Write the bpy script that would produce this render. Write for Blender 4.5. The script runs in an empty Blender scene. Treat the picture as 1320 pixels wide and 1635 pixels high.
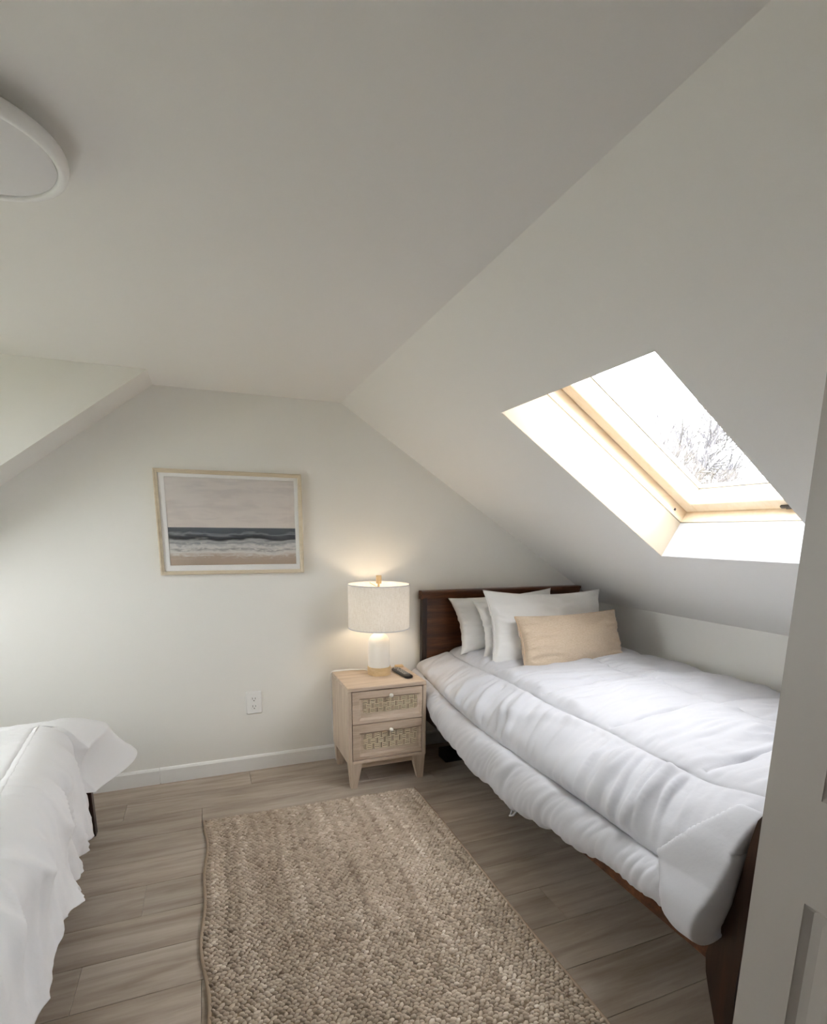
import bpy, bmesh, math, random
import numpy as np
from mathutils import Vector, Matrix

# ------------------------------------------------------------------ camera, sky, exposure
SC = bpy.context.scene
COL = SC.collection
F_PX, CX, CY, RX, RY, RZ, CAM_D = 844.927, 658.775, 1013.884, 1.379935, -0.0073979, -0.370233, 2.992963
cd = bpy.data.cameras.new('camera'); cam = bpy.data.objects.new('camera', cd); COL.objects.link(cam)
cd.sensor_fit = 'HORIZONTAL'; cd.sensor_width = 36.0; cd.lens = 36.0 * F_PX / 1320.0
cd.shift_x = -(CX - 660.0) / 1320.0; cd.shift_y = (CY - 817.5) / 1320.0
cd.clip_start = 0.02; cd.clip_end = 300
cam.location = (0, -CAM_D, 1.35); cam.rotation_euler = (RX, RY, RZ)
SC.camera = cam

SKY = 4.0
world = bpy.data.worlds.new('world'); SC.world = world; world.use_nodes = True
bg = world.node_tree.nodes['Background']; bg.inputs[0].default_value = (0.955, 0.97, 1.0, 1); bg.inputs[1].default_value = SKY

sd = bpy.data.lights.new('sun', 'SUN'); sun = bpy.data.objects.new('sun', sd); COL.objects.link(sun)
sd.energy = 1.2; sd.angle = math.radians(6); sd.color = (1.0, 0.80, 0.55)
SUN_DIR = Vector((0.31, -0.90, 0.30)).normalized()           # towards a low winter sun that only grazes the roof
sun.rotation_euler = SUN_DIR.to_track_quat('Z', 'Y').to_euler()

SC.view_settings.view_transform = 'Standard'; SC.view_settings.look = 'None'
SC.view_settings.gamma = 1.0; SC.view_settings.use_curve_mapping = False
SC.view_settings.exposure = 2.1
SC.cycles.use_denoising = True
SC.cycles.max_bounces = 14; SC.cycles.diffuse_bounces = 10; SC.cycles.transparent_max_bounces = 12
SC.cycles.sample_clamp_indirect = 8.0
SC.cycles.caustics_reflective = False; SC.cycles.caustics_refractive = False

# ------------------------------------------------------------------ dimensions
H, XL, XR, YD, KX, KZ = 2.0389, -0.185, 0.7367, -0.2672, 2.5683, 0.8792
TR = (H - KZ) / (KX - XR)            # right slope
TL = 0.75                            # left slope
WX = -2.03                           # left wall
YF = -3.35                           # front wall
random.seed(4); rng = np.random.default_rng(7)

# ------------------------------------------------------------------ helpers
def link(o, parent=None):
    COL.objects.link(o)
    if parent is not None: o.parent = parent
    return o
def root(name, loc, label=None, cat=None, group=None, kind=None):
    o = bpy.data.objects.new(name, None); COL.objects.link(o); o.location = loc; o.empty_display_size = 0.1
    return tag(o, label, cat, group, kind)
def tag(o, label=None, cat=None, group=None, kind=None):
    if label: o['label'] = label
    if cat: o['category'] = cat
    if group: o['group'] = group
    if kind: o['kind'] = kind
    return o
def rloc(p):
    v = Vector((0, 0, 0))
    while p is not None: v += p.location; p = p.parent
    return v
def mk(name, verts, faces, mat, parent=None, smooth=False, local=False):
    me = bpy.data.meshes.new(name)
    v = np.asarray(verts, dtype=float)
    if parent is not None and not local: v = v - np.array(rloc(parent))
    me.from_pydata(v.tolist(), [], faces if isinstance(faces, list) else faces.tolist())
    me.update()
    o = bpy.data.objects.new(name, me)
    if mat is not None: me.materials.append(mat)
    if smooth: me.polygons.foreach_set('use_smooth', [True] * len(me.polygons))
    return link(o, parent)
class MB:
    """collects shapes for ONE mesh"""
    def __init__(self): self.v = []; self.f = []
    def add(self, verts, faces, M=None):
        n = len(self.v)
        for p in verts:
            p = Vector(p)
            if M is not None: p = M @ p
            self.v.append(tuple(p))
        self.f.extend([tuple(i + n for i in f) for f in faces]); return self
    def box(self, lo, hi, bev=0.0, seg=1, M=None):
        bm = bmesh.new(); bmesh.ops.create_cube(bm, size=1)
        for v in bm.verts:
            v.co = Vector([(lo[i] + hi[i]) / 2 + v.co[i] * (hi[i] - lo[i]) for i in range(3)])
        if bev > 0: bmesh.ops.bevel(bm, geom=bm.edges[:], offset=bev, segments=seg, affect='EDGES', profile=0.5)
        bm.verts.index_update()
        self.add([v.co for v in bm.verts], [[v.index for v in f.verts] for f in bm.faces], M); bm.free(); return self
    def prism(self, poly, axis, a, b, M=None):
        """poly: 2D outline, extruded along axis from a to b"""
        n = len(poly)
        def p3(q, t):
            return {'x': (t, q[0], q[1]), 'y': (q[0], t, q[1]), 'z': (q[0], q[1], t)}[axis]
        vs = [p3(q, a) for q in poly] + [p3(q, b) for q in poly]
        fs = [list(range(n))[::-1], list(range(n, 2 * n))] + [[i, (i + 1) % n, n + (i + 1) % n, n + i] for i in range(n)]
        return self.add(vs, fs, M)
    def lathe(self, prof, c, n=48, cap=True):
        vs = []; fs = []
        for r, z in prof:
            for k in range(n):
                a = 2 * math.pi * k / n; vs.append((c[0] + r * math.cos(a), c[1] + r * math.sin(a), c[2] + z))
        m = len(prof)
        for i in range(m - 1):
            for k in range(n):
                k2 = (k + 1) % n; fs.append((i * n + k, i * n + k2, (i + 1) * n + k2, (i + 1) * n + k))
        if cap: fs.append(tuple(range(n))[::-1]); fs.append(tuple((m - 1) * n + k for k in range(n)))
        return self.add(vs, fs)
    def tube(self, pts, rad, n=6):
        pts = [Vector(p) for p in pts]; m = len(pts)
        rads = rad if isinstance(rad, (list, tuple)) else [rad] * m
        vs = []; fs = []
        up = Vector((0, 0, 1))
        for i, p in enumerate(pts):
            t = (pts[min(i + 1, m - 1)] - pts[max(i - 1, 0)]).normalized()
            a = t.cross(up if abs(t.z) < 0.95 else Vector((1, 0, 0))).normalized(); b = t.cross(a)
            for k in range(n):
                w = 2 * math.pi * k / n; vs.append(p + rads[i] * (math.cos(w) * a + math.sin(w) * b))
        for i in range(m - 1):
            for k in range(n):
                k2 = (k + 1) % n; fs.append((i * n + k, i * n + k2, (i + 1) * n + k2, (i + 1) * n + k))
        fs.append(tuple(range(n))[::-1]); fs.append(tuple((m - 1) * n + k for k in range(n)))
        return self.add(vs, fs)
    def rings(self, loops, cap_last=False, cap_first=False):
        n = len(loops[0]); vs = [p for l in loops for p in l]; fs = []
        for i in range(len(loops) - 1):
            for k in range(n):
                k2 = (k + 1) % n; fs.append((i * n + k, i * n + k2, (i + 1) * n + k2, (i + 1) * n + k))
        if cap_last: fs.append(tuple((len(loops) - 1) * n + k for k in range(n)))
        if cap_first: fs.append(tuple(range(n))[::-1])
        return self.add(vs, fs)
    def build(self, name, mat, parent=None, smooth=False, auto=None):
        o = mk(name, self.v, self.f, mat, parent, smooth)
        bm = bmesh.new(); bm.from_mesh(o.data); bmesh.ops.recalc_face_normals(bm, faces=bm.faces[:])
        if auto is not None:
            for e in bm.edges:
                if len(e.link_faces) == 2 and e.calc_face_angle(0) > auto: e.smooth = False
            for f in bm.faces: f.smooth = True
        bm.to_mesh(o.data); bm.free()
        return o
def struct(o): o['kind'] = 'structure'; return o
def rrect(x0, x1, z0, z1, r, per=5):
    pts = []
    for cx, cz, a0 in ((x1 - r, z1 - r, 0), (x0 + r, z1 - r, 90), (x0 + r, z0 + r, 180), (x1 - r, z0 + r, 270)):
        for k in range(per + 1):
            a = math.radians(a0 + 90 * k / per); pts.append((cx + r * math.cos(a), cz + r * math.sin(a)))
    return pts

# numpy gradient noise
_perm = rng.permutation(512)
def gn(x, y, seed=0):
    xi = np.floor(x).astype(int); yi = np.floor(y).astype(int); xf = x - xi; yf = y - yi
    def g(ix, iy, dx, dy):
        a = _perm[(_perm[(ix + seed * 17) & 511] + iy) & 511] * (2 * math.pi / 512)
        return np.cos(a) * dx + np.sin(a) * dy
    s = lambda t: t * t * t * (t * (t * 6 - 15) + 10)
    u, v = s(xf), s(yf)
    n0 = g(xi, yi, xf, yf) * (1 - u) + g(xi + 1, yi, xf - 1, yf) * u
    n1 = g(xi, yi + 1, xf, yf - 1) * (1 - u) + g(xi + 1, yi + 1, xf - 1, yf - 1) * u
    return (n0 * (1 - v) + n1 * v) * 1.5
def ridge(x, y, seed=0): return 1 - np.clip(np.abs(gn(x, y, seed)) * 2.2, 0, 1)
def sst(a, b, x): t = np.clip((x - a) / (b - a), 0, 1); return t * t * (3 - 2 * t)

# ------------------------------------------------------------------ materials
def mat(name, color=(0.8, 0.8, 0.8), rough=0.5, spec=0.5, metal=0.0, **kw):
    m = bpy.data.materials.new(name); m.use_nodes = True
    b = m.node_tree.nodes['Principled BSDF']
    b.inputs['Base Color'].default_value = (*color, 1); b.inputs['Roughness'].default_value = rough
    b.inputs['Specular IOR Level'].default_value = spec; b.inputs['Metallic'].default_value = metal
    for k, v in kw.items(): b.inputs[k].default_value = v
    return m
def nd(m, t, **kw):
    n = m.node_tree.nodes.new(t)
    for k, v in kw.items(): setattr(n, k, v)
    return n
def lk(m, a, b): m.node_tree.links.new(a, b)
def B(m): return m.node_tree.nodes['Principled BSDF']
def coords(m, scale=(1, 1, 1), kind='Object', loc=(0, 0, 0)):
    tc = nd(m, 'ShaderNodeTexCoord'); mp = nd(m, 'ShaderNodeMapping')
    mp.inputs['Scale'].default_value = scale; mp.inputs['Location'].default_value = loc
    lk(m, tc.outputs[kind], mp.inputs[0]); return mp.outputs[0]
def noise(m, vec, scale, detail=3, rough=0.5, dist=0.0):
    n = nd(m, 'ShaderNodeTexNoise'); n.inputs['Scale'].default_value = scale; n.inputs['Detail'].default_value = detail
    n.inputs['Roughness'].default_value = rough; n.inputs['Distortion'].default_value = dist
    lk(m, vec, n.inputs['Vector']); return n.outputs[0]
def ramp(m, fac, stops, interp='LINEAR'):
    r = nd(m, 'ShaderNodeValToRGB'); cr = r.color_ramp; cr.interpolation = interp
    while len(cr.elements) > 1: cr.elements.remove(cr.elements[-1])
    for i, (p, c) in enumerate(stops):
        e = cr.elements[0] if i == 0 else cr.elements.new(p)
        e.position = p; e.color = (*c, 1)
    if fac is not None: lk(m, fac, r.inputs[0])
    return r.outputs[0]
def mixc(m, fac, a, b, mode='MIX'):
    n = nd(m, 'ShaderNodeMix', data_type='RGBA', blend_type=mode)
    for s, v in ((n.inputs[0], fac), (n.inputs[6], a), (n.inputs[7], b)):
        if hasattr(v, 'links'): lk(m, v, s)
        elif isinstance(v, (int, float)): s.default_value = v
        else: s.default_value = (*v, 1)
    return n.outputs[2]
def math_(m, op, a, b=None, c=None):
    n = nd(m, 'ShaderNodeMath', operation=op)
    for i, v in enumerate((a, b, c)):
        if v is None: continue
        if hasattr(v, 'links'): lk(m, v, n.inputs[i])
        else: n.inputs[i].default_value = v
    return n.outputs[0]
def bump(m, h, strength=0.2, dist=0.01):
    b = nd(m, 'ShaderNodeBump'); b.inputs['Strength'].default_value = strength; b.inputs['Distance'].default_value = dist
    lk(m, h, b.inputs['Height']); lk(m, b.outputs[0], B(m).inputs['Normal'])
def wood(name, cols, axis, scale=1.0, rough=0.5, stretch=14, spec=0.4, dist=0.6, bmp=0.05):
    m = mat(name, cols[1], rough, spec)
    s = [stretch] * 3; s[axis] = 1.0
    v = coords(m, tuple(s))
    n1 = noise(m, v, 2.2 * scale, 4, 0.55, dist); n2 = noise(m, v, 9 * scale, 3, 0.6, 0.2)
    f = math_(m, 'ADD', math_(m, 'MULTIPLY', n1, 0.72), math_(m, 'MULTIPLY', n2, 0.28))
    k = len(cols); c = ramp(m, f, [(0.3 + 0.4 * i / (k - 1), cc) for i, cc in enumerate(cols)])
    lk(m, c, B(m).inputs['Base Color']); bump(m, n2, bmp, 0.004)
    return m

M_wall = mat('wall_paint', (0.81, 0.80, 0.765), 0.75, 0.25)
bump(M_wall, noise(M_wall, coords(M_wall), 260, 2), 0.03, 0.002)
M_ceil = mat('ceiling_paint', (0.80, 0.79, 0.765), 0.8, 0.2)
bump(M_ceil, noise(M_ceil, coords(M_ceil), 220, 2), 0.03, 0.002)
M_trim = mat('trim_paint', (0.86, 0.86, 0.85), 0.4, 0.4)
M_door = mat('door_paint', (0.37, 0.345, 0.315), 0.4, 0.4)
M_pine = wood('clear_pine', [(0.82, 0.68, 0.50), (0.86, 0.74, 0.58), (0.88, 0.78, 0.64)], 0, 1.0, 0.4, 16)
M_seal = mat('grey_seal', (0.22, 0.22, 0.20), 0.6)
M_clad = mat('grey_cladding', (0.30, 0.30, 0.31), 0.5)
M_steel = mat('dark_metal', (0.10, 0.095, 0.09), 0.4, 0.5, 0.7)
M_plastic = mat('white_plastic', (0.84, 0.84, 0.83), 0.35, 0.5)
M_black = mat('black_plastic', (0.012, 0.012, 0.014), 0.4, 0.5)
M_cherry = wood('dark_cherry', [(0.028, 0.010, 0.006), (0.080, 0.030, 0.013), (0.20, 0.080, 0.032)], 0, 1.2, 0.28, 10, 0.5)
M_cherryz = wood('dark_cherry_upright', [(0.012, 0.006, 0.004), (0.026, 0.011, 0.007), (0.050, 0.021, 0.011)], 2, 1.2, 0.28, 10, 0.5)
M_oakx = wood('washed_oak', [(0.43, 0.325, 0.24), (0.56, 0.445, 0.345), (0.66, 0.54, 0.435)], 0, 1.6, 0.5, 12, 0.3)
M_oakz = wood('washed_oak_upright', [(0.41, 0.315, 0.235), (0.53, 0.425, 0.33), (0.63, 0.52, 0.42)], 2, 1.6, 0.5, 12, 0.3)
M_cane = mat('cane', (0.70, 0.58, 0.42), 0.6, 0.3)
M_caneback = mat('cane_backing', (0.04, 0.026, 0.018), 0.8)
M_pearl = mat('pearl_knob', (0.80, 0.76, 0.68), 0.18, 0.6)
M_brass = mat('brass', (0.70, 0.52, 0.25), 0.3, 0.5, 0.9)
M_ceramic = mat('white_ceramic', (0.82, 0.81, 0.77), 0.35, 0.5)
M_lampwood = wood('light_wood', [(0.52, 0.36, 0.19), (0.62, 0.45, 0.25), (0.68, 0.51, 0.30)], 0, 2.0, 0.45, 10)
M_linen = mat('white_linen', (0.53, 0.53, 0.56), 0.85, 0.15, **{'Sheen Weight': 0.15})
v = coords(M_linen); bump(M_linen, math_(M_linen, 'ADD', noise(M_linen, v, 55, 3), math_(M_linen, 'MULTIPLY', noise(M_linen, v, 900, 1), 0.15)), 0.12, 0.006)
M_cotton = mat('white_cotton', (0.88, 0.88, 0.90), 0.85, 0.15, **{'Sheen Weight': 0.15})
bump(M_cotton, noise(M_cotton, coords(M_cotton), 45, 3), 0.12, 0.006)
M_pillow = mat('white_pillowcase', (0.74, 0.735, 0.725), 0.85, 0.15, **{'Sheen Weight': 0.15})
bump(M_pillow, noise(M_pillow, coords(M_pillow), 40, 3), 0.12, 0.006)
M_tan = mat('tan_velvet', (0.60, 0.47, 0.35), 0.8, 0.2, **{'Sheen Weight': 0.3})
nt = noise(M_tan, coords(M_tan, (1, 1, 5)), 90, 3); lk(M_tan, ramp(M_tan, nt, [(0.3, (0.54, 0.425, 0.31)), (0.7, (0.64, 0.52, 0.395))]), B(M_tan).inputs['Base Color'])
bump(M_tan, nt, 0.25, 0.004)
M_piping = mat('tan_piping', (0.62, 0.47, 0.33), 0.8, 0.2)

def glass_mat(name, refl, tr=(0.97, 0.98, 0.97)):
    m = bpy.data.materials.new(name); m.use_nodes = True; n = m.node_tree; n.nodes.clear()
    o = n.nodes.new('ShaderNodeOutputMaterial'); mx = n.nodes.new('ShaderNodeMixShader'); t = n.nodes.new('ShaderNodeBsdfTransparent')
    g = n.nodes.new('ShaderNodeBsdfGlossy'); g.inputs['Roughness'].default_value = 0.02
    fr = n.nodes.new('ShaderNodeLayerWeight'); fr.inputs[0].default_value = 0.5
    pw = n.nodes.new('ShaderNodeMath'); pw.operation = 'POWER'; pw.inputs[1].default_value = 5.0
    mu = n.nodes.new('ShaderNodeMath'); mu.operation = 'MULTIPLY_ADD'; mu.inputs[1].default_value = 0.96 * refl; mu.inputs[2].default_value = 0.04 * refl
    n.links.new(fr.outputs['Facing'], pw.inputs[0]); n.links.new(pw.outputs[0], mu.inputs[0]); n.links.new(mu.outputs[0], mx.inputs[0])
    n.links.new(t.outputs[0], mx.inputs[1]); n.links.new(g.outputs[0], mx.inputs[2]); n.links.new(mx.outputs[0], o.inputs[0])
    t.inputs[0].default_value = (*tr, 1)
    return m
M_glass = glass_mat('window_glass', 0.5)
M_lowe = glass_mat('coated_glass', 0.5, (0.90, 0.91, 0.915))   # tinted low-e double glazing
M_picglass = glass_mat('picture_glass', 0.7, (1, 1, 1))

# floor plank material, each plank its own tone
M_plank = mat('vinyl_plank', (0.3, 0.25, 0.2), 0.42, 0.35)
def _plank(m):
    oi = nd(m, 'ShaderNodeObjectInfo'); tc = nd(m, 'ShaderNodeTexCoord')
    add = nd(m, 'ShaderNodeVectorMath', operation='ADD'); sc = nd(m, 'ShaderNodeVectorMath', operation='SCALE')
    sc.inputs[0].default_value = (13.0, 7.0, 3.0); lk(m, oi.outputs['Random'], sc.inputs['Scale'])
    lk(m, tc.outputs['Object'], add.inputs[0]); lk(m, sc.outputs[0], add.inputs[1])
    mp = nd(m, 'ShaderNodeMapping'); mp.inputs['Scale'].default_value = (1.0, 9.0, 1.0); lk(m, add.outputs[0], mp.inputs[0])
    n1 = noise(m, mp.outputs[0], 1.9, 3, 0.5, 0.7); n2 = noise(m, mp.outputs[0], 9.0, 3, 0.6, 0.4)
    f = math_(m, 'ADD', math_(m, 'MULTIPLY', n1, 0.75), math_(m, 'MULTIPLY', n2, 0.25))
    c = ramp(m, f, [(0.30, (0.285, 0.225, 0.172)), (0.47, (0.385, 0.318, 0.258)), (0.60, (0.455, 0.388, 0.325)), (0.75, (0.51, 0.445, 0.38))])
    hv = nd(m, 'ShaderNodeHueSaturation'); lk(m, c, hv.inputs['Color'])
    lk(m, math_(m, 'ADD', math_(m, 'MULTIPLY', oi.outputs['Random'], 0.16), 0.92), hv.inputs['Value'])
    lk(m, hv.outputs[0], B(m).inputs['Base Color']); bump(m, n2, 0.05, 0.003)
_plank(M_plank)
M_sub = mat('subfloor', (0.10, 0.085, 0.07), 0.8)

# ------------------------------------------------------------------ structure
floor = struct(MB().box((WX - 0.15, YF - 0.15, -0.12), (KX + 0.15, 0.12, -0.007)).build('floor', M_sub))
PW, PL = 0.183, 1.22
_pm = {}
def plank(x0, x1, y1):
    key = round(x1 - x0, 3)
    if key not in _pm:
        o = MB().box((0, -PW + 0.0006, -0.007), (key - 0.0008, -0.0006, 0.0), 0.0012).build('plank', M_plank)
        me = o.data; bpy.data.objects.remove(o); _pm[key] = me
    o = bpy.data.objects.new('plank', _pm[key]); link(o, floor); o.location = (x0, y1, 0)
y = 0.0; row = 0
while y > YF:
    x = WX - [0.25, 0.85, 0.5, 1.05, 0.1, 0.7][row % 6]
    while x < KX:
        a, b = max(x, WX), min(x + PL, KX)
        if b - a > 0.05: plank(a, b, y)
        x += PL
    y -= PW; row += 1

wb = [(WX, -0.1), (KX, -0.1), (KX, KZ), (XR, H), (XL, H), (WX, H - TL * (XL - WX))]
struct(MB().prism(wb, 'y', 0.0, 0.14).build('wall_back', M_wall))
struct(MB().box((WX - 0.3, YF, H), (XR, YD, H + 0.14)).box((XL, YD, H), (XR, 0.0, H + 0.14)).build('ceiling', M_ceil))
# left slope strip and dormer cheek
zl = H - TL * (XL - WX)
struct(MB().prism([(XL, H), (WX, zl), (WX, zl + 0.14), (XL, H + 0.14)], 'y', YD + 0.02, 0.0).build('ceiling_left', M_ceil))
struct(MB().prism([(XL, H), (WX, zl), (WX, H)], 'y', YD, YD + 0.02).build('wall_dormer', M_wall))
struct(MB().box((KX, YF, -0.1), (KX + 0.14, 0.14, KZ + 0.02)).build('wall_right', M_wall))
# front wall with the doorway the picture was taken from, and an unlit hallway behind it
struct(MB().box((WX, YF - 0.14, -0.1), (-0.15, YF, H + 0.1)).box((0.93, YF - 0.14, -0.1), (KX, YF, H + 0.1)).box((-0.15, YF - 0.14, 1.93), (0.93, YF, H + 0.1)).build('wall_front', M_wall))
HL = YF - 0.14
struct(MB().box((-0.6, HL - 1.4, -0.12), (1.4, HL, -0.007)).build('floor_hall', M_sub))
struct(MB().box((-0.7, HL - 1.4, -0.12), (-0.6, HL, 2.2)).box((1.4, HL - 1.4, -0.12), (1.5, HL, 2.2)).box((-0.7, HL - 1.5, -0.12), (1.5, HL - 1.4, 2.2)).box((-0.7, HL - 1.5, 2.1), (1.5, HL, 2.2)).build('wall_hall', M_wall))

def holed_slab(us, vs, P, d, name, m):
    """3x3 slab without its middle cell; P(u, v, w) places a point"""
    mb = MB(); V = [P(u, v, w) for w in (0, d) for v in vs for u in us]
    I = lambda i, j, k: k * 16 + j * 4 + i
    fs = []
    for j in range(3):
        for i in range(3):
            if i == 1 and j == 1: continue
            for k in (0, 1): fs.append((I(i, j, k), I(i + 1, j, k), I(i + 1, j + 1, k), I(i, j + 1, k)))
    for a, b in (((1, 1), (2, 1)), ((2, 1), (2, 2)), ((2, 2), (1, 2)), ((1, 2), (1, 1)), ((0, 0), (3, 0)), ((3, 0), (3, 3)), ((3, 3), (0, 3)), ((0, 3), (0, 0))):
        if a[0] == b[0]: seq = [(a[0], j) for j in range(min(a[1], b[1]), max(a[1], b[1]) + 1)]
        else: seq = [(i, a[1]) for i in range(min(a[0], b[0]), max(a[0], b[0]) + 1)]
        for p, q in zip(seq[:-1], seq[1:]): fs.append((I(*p, 0), I(*q, 0), I(*q, 1), I(*p, 1)))
    mb.add(V, fs)
    return struct(mb.build(name, m))
un = Vector((1, 0, -TR)).normalized(); nn = Vector((TR, 0, 1)).normalized()
def SP(s, y, d): return Vector((XR, 0, H)) + un * s + nn * d + Vector((0, y, 0))
S0, S1, Y0, Y1, DR = 0.43, 1.474, -1.09, -1.853, 0.18
SMAX = math.hypot(KX - XR, H - KZ)
holed_slab([0, S0, S1, SMAX + 0.25], [0.0, Y0, Y1, YF], SP, DR, 'ceiling_right', M_ceil)

# skylight: pine lining, opening sash, pane, weather seal
win = struct(root('window_1', SP((S0 + S1) / 2, (Y0 + Y1) / 2, DR)))
def frame_boxes(s0, s1, y0, y1, w, d0, d1, bev=0.003):
    """four bars of a frame in slope space; y0 > y1"""
    out = []
    for lo, hi in (((s0, y1), (s1, y1 + w)), ((s0, y0 - w), (s1, y0)), ((s0, y1 + w), (s0 + w, y0 - w)), ((s1 - w, y1 + w), (s1, y0 - w))):
        out.append((lo, hi))
    return out
MS = Matrix(((un.x, 0, nn.x, XR), (un.y, 1, nn.y, 0), (un.z, 0, nn.z, H), (0, 0, 0, 1)))
def sbox(mb, lo, hi, d0, d1, bev=0.003): mb.box((lo[0], lo[1], d0), (hi[0], hi[1], d1), bev, 1, MS)
M_dimcream = mat('darkened_cream_reveal', (0.46, 0.40, 0.31), 0.6, 0.3)
M_dimgrey = mat('darkened_grey_reveal', (0.52, 0.53, 0.56), 0.6, 0.3)
for (lo, hi), m_ in zip(frame_boxes(S0 - 0.012, S1 + 0.012, Y0 + 0.012, Y1 - 0.012, 0.014, 0, 0), (M_dimcream, M_dimcream, M_dimgrey, M_dimgrey)):   # boards added over the plaster reveal, coloured darker to offset the bright skylight
    mb = MB(); sbox(mb, lo, hi, 0.001, DR - 0.001, 0); mb.build('added_reveal_board', m_, win)
T = 0.03
for lo, hi in frame_boxes(S0 - T, S1 + T, Y0 + T, Y1 - T, T, 0, 0):        # lining flush with the plaster reveal
    mb = MB(); sbox(mb, lo, hi, DR + 0.006, 0.30, 0.0015); mb.build('lining_board', M_pine, win)
g = MB()
for lo, hi in frame_boxes(S0 - T, S1 + T, Y0 + T, Y1 - T, T - 0.003, 0, 0): sbox(g, lo, hi, DR, DR + 0.006, 0)
g.build('shadow_gap', M_seal, win)

SW = 0.062                                                                  # opening sash, set inside the lining
for lo, hi in frame_boxes(S0 - 0.002, S1 - 0.002, Y0 - 0.004, Y1 + 0.004, SW, 0, 0):
    mb = MB(); sbox(mb, (max(lo[0], S0 + 0.002), lo[1]), hi, 0.237, 0.33, 0.004); mb.build('sash_bar', M_pine, win)
g = MB()
for lo, hi in frame_boxes(S0 + 0.058, S1 - 0.062, Y0 - 0.064, Y1 + 0.064, 0.006, 0, 0): sbox(g, lo, hi, 0.318, 0.324, 0)
g.build('glazing_seal', M_seal, win)
g = MB(); sbox(g, (S0 + 0.05, Y1 + 0.05), (S1 - 0.05, Y0 - 0.05), 0.3235, 0.3265, 0); g.build('pane', M_lowe, win)
for lo, hi in frame_boxes(S0 - 0.06, S1 + 0.06, Y0 + 0.06, Y1 - 0.06, 0.115, 0, 0):
    mb = MB(); sbox(mb, lo, hi, 0.331, 0.352, 0.003); mb.build('cladding', M_clad, win)
mb = MB(); sbox(mb, (S1 - 0.030, -1.585), (S1 - 0.014, -1.545), 0.228, 0.238, 0.003); sbox(mb, (S1 - 0.026, -1.60), (S1 - 0.018, -1.57), 0.222, 0.230, 0.002)
mb.build('latch', M_steel, win)
for s_ in (S0 + 0.03, S1 - 0.07):
    mb = MB(); sbox(mb, (s_ - 0.005, Y0 - 0.004), (s_ + 0.005, Y0 + 0.0), 0.205, 0.215, 0.001); mb.build('screw', M_steel, win)

# dormer window in the left wall (outside the frame of the photograph, but it lights the room)
ZA, ZB, DA, DB = 0.85, 1.85, -0.70, -1.65
def WP(u, v, w): return Vector((WX - w, u, v))
holed_slab([0.14, DA, DB, YF], [-0.1, ZA, ZB, H + 0.1], WP, 0.16, 'wall_left', M_wall)
w2 = struct(root('window_2', (WX - 0.08, (DA + DB) / 2, ZA)))
for lo, hi in (((DB, ZA), (DA, ZA + 0.05)), ((DB, ZB - 0.05), (DA, ZB)), ((DB, ZA + 0.05), (DB + 0.05, ZB - 0.05)), ((DA - 0.05, ZA + 0.05), (DA, ZB - 0.05)), (((DA + DB) / 2 - 0.025, ZA + 0.05), ((DA + DB) / 2 + 0.025, ZB - 0.05))):
    MB().box((WX - 0.11, lo[0], lo[1]), (WX - 0.06, hi[0], hi[1]), 0.004).build('frame_bar', M_trim, w2)
MB().box((WX - 0.087, DB + 0.03, ZA + 0.03), (WX - 0.083, DA - 0.03, ZB - 0.03)).build('pane', M_glass, w2)

# baseboards
bbp = lambda t: [(0, 0), (-t, 0), (-t, 0.076), (-t * 0.55, 0.086), (0, 0.0886)]
bb = struct(root('baseboard_back', (0, 0, 0)))
for a, b in ((WX, -0.303), (-0.3, KX - 0.014)):
    MB().prism(bbp(0.014), 'x', a, b).build('board', M_trim, bb)
struct(MB().prism([(KX + q[0], q[1]) for q in bbp(0.014)], 'y', YF, 0.0).build('baseboard_right', M_trim))
struct(MB().prism([(WX - q[0], q[1]) for q in bbp(0.014)], 'y', YF, -0.016).build('baseboard_left', M_trim))

# door leaf standing open, edge towards the bed
DX, DY = 0.90, -2.412
door = struct(root('door_1', (DX, DY, 0)))
def door_face():
    mb = MB(); th = 0.036; y0, y1, z0, z1 = DY - 0.76, DY, 0.012, 1.905
    px = [(y1 - 0.665, y1 - 0.088)]
    pz = [(0.20, 0.745), (0.93, 1.77)]
    # stiles and rails as one slab with two openings
    ya, yb = px[0]
    for lo, hi in (((y0, z0), (ya, z1)), ((yb, z0), (y1, z1)), ((ya, z0), (yb, pz[0][0])), ((ya, pz[0][1]), (yb, pz[1][0])), ((ya, pz[1][1]), (yb, z1))):
        mb.box((DX, lo[0], lo[1]), (DX + th, hi[0], hi[1]))
    mb.build('leaf', M_door, door)
    for a, b in pz:
        q = MB(); L = lambda i, x: [(x, u, w) for u, w in rrect(ya + i, yb - i, a + i, b - i, 0.004 + i * 0.2, 3)]
        q.rings([L(-0.001, DX + 0.02), L(0.0, DX + 0.001), L(0.010, DX + 0.012), L(0.024, DX + 0.014), L(0.050, DX + 0.004), L(0.056, DX + 0.003)], cap_last=True)
        q.rings([L(0.0, DX + 0.0355), L(0.012, DX + 0.026), L(0.05, DX + 0.03)], cap_last=True)
        q.build('door_panel', M_door, door)
door_face()

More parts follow.
